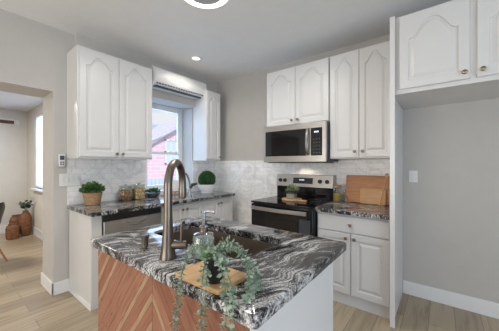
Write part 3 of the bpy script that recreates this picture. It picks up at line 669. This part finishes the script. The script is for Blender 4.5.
MB().lathe([(.055, 0), (.062, .004), (.088, .045), (.090, .055), (.082, .055), (.06, .04), (.001, .04)], (x, y, CZ)).build('bowl', M['darkgrey'], t)
q = MB(); bushy(q, (x, y, CZ + .065), .085, 220, .035, .018, .45); q.build('leaves', M['leaf'], t, smooth=False)
x, y = -.455, -.30
t = thing('topiary', 'round clipped boxwood ball in a white bowl by the corner', 'plant', (x, y, CZ))
MB().lathe([(.085, 0), (.09, .006), (.088, .015), (.10, .03), (.130, .08), (.138, .13), (.128, .13), (.12, .11), (.001, .11)], (x, y, CZ)).build('bowl', M['whitec'], t)
q = MB()
cB = V((x, y, CZ + .205)); rB = .122
for i in range(1500):
    z = 1 - 2 * (i + .5) / 1500; a = i * 2.39996; s_ = math.sqrt(1 - z * z); dv = V((s_ * math.cos(a), s_ * math.sin(a), z))
    q.leaf(cB + dv * rB * random.uniform(.86, 1), dv + V((random.uniform(-1, 1), random.uniform(-1, 1), random.uniform(-1, 1))) * .8, dv, .022, .014)
q.lathe([(.001, -rB * .88)] + [(rB * .88 * math.cos(R(a)), rB * .88 * math.sin(R(a))) for a in range(-75, 90, 15)] + [(.001, rB * .88)], cB, n=20)
q.build('boxwood_ball', M['box'], t, smooth=False)
# riser with a cream canister
x, y = -.92, -.20
t = thing('wooden_riser', 'small wooden riser stand on the counter behind the faucet', 'stand', (x, y, CZ))
MB().box(x - .085, y - .05, CZ + .045, x + .075, y + .05, CZ + .06).build('top', M['board2'], t, bevel=.003)
for sx in (-.07, .06):
    for sy in (-.038, .038): MB().lathe([(.007, 0), (.009, .046)], (x + sx, y + sy, CZ), n=10).build('leg', M['board2'], t)
tag(MB().rings([rrect(x - .07, y - .04, x + .055, y + .04, .012, z) for z in (CZ + .0605, CZ + .215)]).build('canister', M['whitec'], loc=(x, y, CZ + .0605), bevel=.006), 'cream canister standing on the wooden riser', 'canister')
# slim tap with a black lever
x, y = -.89, -.44
t = thing('counter_tap', 'slim chrome tap with black lever on the window counter', 'tap', (x, y, CZ))
MB().lathe([(.026, 0), (.026, .008), (.016, .014), (.015, .07), (.001, .072)], (x, y, CZ)).build('base', M['chrome'], t)
MB().tube(catmull([(x, y, CZ + .05), (x - .01, y + .002, CZ + .20), (x - .05, y + .01, CZ + .30), (x - .085, y + .02, CZ + .31)], 5), .012, 12).build('spout', M['chrome'], t)
MB().tube([(x, y, CZ + .11), (x + .03, y - .01, CZ + .155), (x + .095, y - .03, CZ + .165)], [.02, .024, .012], 12).build('lever', M['black'], t)

# ================================================================ RANGE-SIDE COUNTER ITEMS
jar(-.13, -2.185, .050, .17, 'tall glass jar of yellow grain with cork lid, next to the range', M['oats'], .10, cork=True)
x, y = -.20, -2.285
t = thing('glass_bottle', 'small clear glass bottle with dark cap in front of the boards', 'bottle', (x, y, CZ))
MB().lathe([(.038, 0), (.041, .004), (.041, .06), (.030, .085), (.014, .10), (.012, .125)], (x, y, CZ)).build('bottle', M['glass'], t)
MB().lathe([(.014, .122), (.016, .124), (.016, .142), (.001, .144)], (x, y, CZ)).build('cap', M['chrome'], t)
def leanboard(name, lab, yl, yr_, z1, th, xb, lean, m, hole=False):
    q = MB(); r = .015
    lo = [[V((xb + th_, p.x, p.y)) for p in rrect(yr_, CZ + .001, yl, z1, r, 0)] for th_ in (-th, 0)]
    rt = Matrix.Rotation(lean, 3, 'Y'); pv_ = V((xb, 0, CZ + .001))
    lo = [[pv_ + rt @ (p - pv_) for p in l_] for l_ in lo]; q.rings(lo)
    o_ = q.build(name, m, loc=(xb, (yl + yr_) / 2, CZ), bevel=.003); return tag(o_, lab, 'cutting board')
leanboard('cutting_board', 'large reddish wooden cutting board leaning on the tiled wall', -2.262, -2.715, 1.225, .02, -.075, R(9), M['board2'])
leanboard('cutting_board', 'smaller pale wooden cutting board leaning in front of the large one', -2.43, -2.685, 1.085, .016, -.115, R(9), M['board3'])
for (ya, yb, lab) in ((-2.640, -2.690, 'right-leaning pale wooden spoon handle before the cutting boards'), (-2.765, -2.745, 'upright pale wooden spoon handle nearest the white fridge panel')):
    t = thing('wooden_spoon', lab, 'utensil', (-.17, ya, CZ), 'wooden utensils by the boards')
    p0, p1 = V((-.20, ya, CZ + .006)), V((-.125, yb, CZ + .29))
    MB().tube([p0, p0.lerp(p1, .7), p1], [.0065, .006, .005], 10).build('handle', M['board3'], t)
    pe = p1 + (p1 - p0).normalized() * .025; 
    q = MB(); q.lathe([(.001, -.03), (.012, -.022), (.017, 0), (.012, .022), (.001, .03)], (pe.x, pe.y, pe.z), Matrix(((.4, 0, 0), (0, 1, 0), (0, 0, 1))), 14); q.build('bowl', M['board3'], t)
# plant on a paddle board on the cooktop
x, y = -.37, -1.715; Z = .9171
t = thing('paddle_board', 'small round wooden paddle board lying on the cooktop', 'board', (x, y, Z))
MB().lathe([(.115, 0), (.12, .003), (.12, .015), (.117, .018), (.001, .018)], (x, y, Z), n=40).build('board', M['board3'], t)
MB().box(x - .06, y - .21, Z + .001, x - .02, y - .112, Z + .017).build('handle', M['board3'], t, bevel=.004)
Z += .0185
t = thing('glass_planter', 'little green plant in a clear glass pot on the cooktop board', 'plant', (x, y, Z))
MB().rings([rrect(x - r_, y - r_, x + r_, y + r_, .012, z_) for r_, z_ in ((.048, Z), (.052, Z + .004), (.052, Z + .085))], True, True, False).build('pot', M['glass'], t)
MB().rings([rrect(x - r_, y - r_, x + r_, y + r_, .010, z_) for r_, z_ in ((.046, Z + .003), (.049, Z + .006), (.049, Z + .05))]).build('pebbles', speck('grey_pebbles', (.42, .40, .36), .7, .5, 60), t)
q = MB(); bushy(q, (x, y, Z + .10), .07, 200, .034, .013, .8); q.build('leaves', leafm('sage_leaf', (.10, .16, .06), (.34, .42, .20)), t, smooth=False)

# ================================================================ WALL FITTINGS
t = thing('switch_plate', 'white four-gang light switch plate left of the backsplash', 'switch', (-2.14, 0, 1.11))
MB().box(-2.24, -.016, 1.118, -2.05, -.0095, 1.25).box(-2.235, -.0095, 1.124, -2.18, 0, 1.245).build('plate', M['white'], t, bevel=.002)
for i in range(4): MB().box(-2.224 + i * .044, -.020, 1.155, -2.200 + i * .044, -.0155, 1.215).build('rocker', M['white'], t, bevel=.002)
t = thing('wall_remote', 'small white air conditioner remote on the wall beside the opening', 'remote', (-2.218, 0, 1.31))
MB().box(-2.245, -.028, 1.325, -2.192, -.001, 1.455).build('case', M['white'], t, bevel=.006)
MB().box(-2.238, -.0292, 1.395, -2.199, -.027, 1.440).build('screen', M['darkgrey'], t)
for i in range(2):
    for j in range(2): MB().box(-2.236 + i * .020, -.0300, 1.345 + j * .020, -2.222 + i * .020, -.027, 1.357 + j * .020).build('button', M['darkgrey'], t)
MB().box(-2.250, -.020, 1.318, -2.187, -.0005, 1.36).build('holder', M['fixture'], t, bevel=.003)
t = thing('light_switch', 'white double rocker switch on the grey wall of the fridge space', 'switch', (0, -2.917, 1.17))
MB().box(-.007, -2.955, 1.165, 0, -2.880, 1.285).build('plate', M['white'], t, bevel=.002)
for z in (1.19, 1.23): MB().box(-.011, -2.934, z, -.0065, -2.900, z + .032).build('rocker', M['white'], t, bevel=.001)

# ================================================================ DINING ROOM THINGS
def vase(x, y, s, h, lab, prof):
    t = thing('vase', lab, 'vase', (x, y, 0), 'brown vases on the dining room floor')
    MB().lathe([(r * s * .86, z * h) for r, z in prof], (x, y, .0005), n=26).build('body', M['vase'], t); return t
P1 = [(.55, 0), (.70, .03), (.95, .3), (1, .5), (.92, .72), (.6, .9), (.42, .96), (.45, 1), (.36, 1), (.3, .9), (.001, .88)]
P2 = [(.8, 0), (.92, .03), (1, .3), (1, .7), (.85, .88), (.62, .94), (.66, 1), (.52, 1), (.4, .9), (.001, .9)]
vase(-2.165, 2.98, .11, .27, 'short brown vase, frontmost of the three by the dining wall', P2)
vase(-2.06, 3.33, .12, .37, 'middle-height brown vase behind the short one', P2)
t = vase(-1.975, 3.06, .115, .47, 'tallest brown vase holding leafy twigs near the dining corner', P1)
x, y = -1.975, 3.06
q = MB(); s2 = MB()
for i in range(9):
    a = i * .75; e = V((x + .13 * math.cos(a), y + .13 * math.sin(a), .47 + .10 + .05 * (i % 3))); c = catmull([(x, y, .42), (x + .03 * math.cos(a), y + .03 * math.sin(a), .55), e], 5); s2.tube(c, .003, 5)
    for k in range(5): q.leaf(c[4 + k], V((math.cos(a + k), math.sin(a + k), .4)), (random.uniform(-1, 1), -1, .6), .065, .05)
s2.build('twigs', M['stem'], t); q.build('leaves', M['darkleaf'], t, smooth=False)
t = thing('wall_rail', 'dark wooden rail with white end cap on the dining wall', 'rail', (-2.6, 3.62, 2.17))
MB().box(-3.9, 3.57, 2.155, -2.06, 3.615, 2.215).build('rail', M['darkwood'], t)
MB().box(-2.06, 3.56, 2.14, -1.98, 3.618, 2.23).build('end_cap', M['white'], t, bevel=.004)
MB().box(-3.9, 3.605, 2.215, -2.06, 3.619, 2.25).build('backing', M['white'], t, bevel=.002)
# shell chair
t = thing('dining_chair', 'dark moulded shell dining chair with wooden legs at left edge', 'chair', (-2.715, 1.655, 0))
cx_, cy_ = -2.715, 1.655; F = V((-.616, .788, 0)); S = V((.788, .616, 0)); U = V((0, 0, 1)); cc = V((cx_, cy_, 0))
pr_ = [(.22, .43), (.19, .445), (.10, .43), (0, .415), (-.09, .42), (-.15, .455), (-.20, .53), (-.25, .63), (-.30, .73), (-.335, .80), (-.35, .85)]
hw = [.18, .20, .225, .235, .24, .24, .235, .225, .205, .17, .11]
q = MB(); rows = []
for i, ((f_, z_), w_) in enumerate(zip(pr_, hw)):
    row = []
    for k in range(9):
        s_ = (k - 4) / 4; cur = .055 * s_ ** 2 + .05 * s_ ** 4
        b_ = min(1, max(0, (i - 3) / 4)); row.append(cc + S * (s_ * w_) + F * (f_ + cur * b_ * 1.1) + U * (z_ + cur * (1 - b_) * .8 + (.02 * b_ * 0)))
    rows.append(row)
q.rings(rows, False, False, False); q.build('shell', M['black'], t, solid=.008, sub=1)
for sf, ss in ((1, 1), (1, -1), (-1, 1), (-1, -1)):
    MB().tube([cc + F * .09 * sf + S * .10 * ss + U * .41, cc + F * .22 * sf + S * .21 * ss + U * .0], [.015, .009], 12).build('leg', M['legwood'], t)
MB().tube([cc + F * .12 + S * .13 + U * .30, cc - F * .12 - S * .13 + U * .30], .004, 8).tube([cc + F * .12 - S * .13 + U * .30, cc - F * .12 + S * .13 + U * .30], .004, 8).build('brace', M['black'], t)
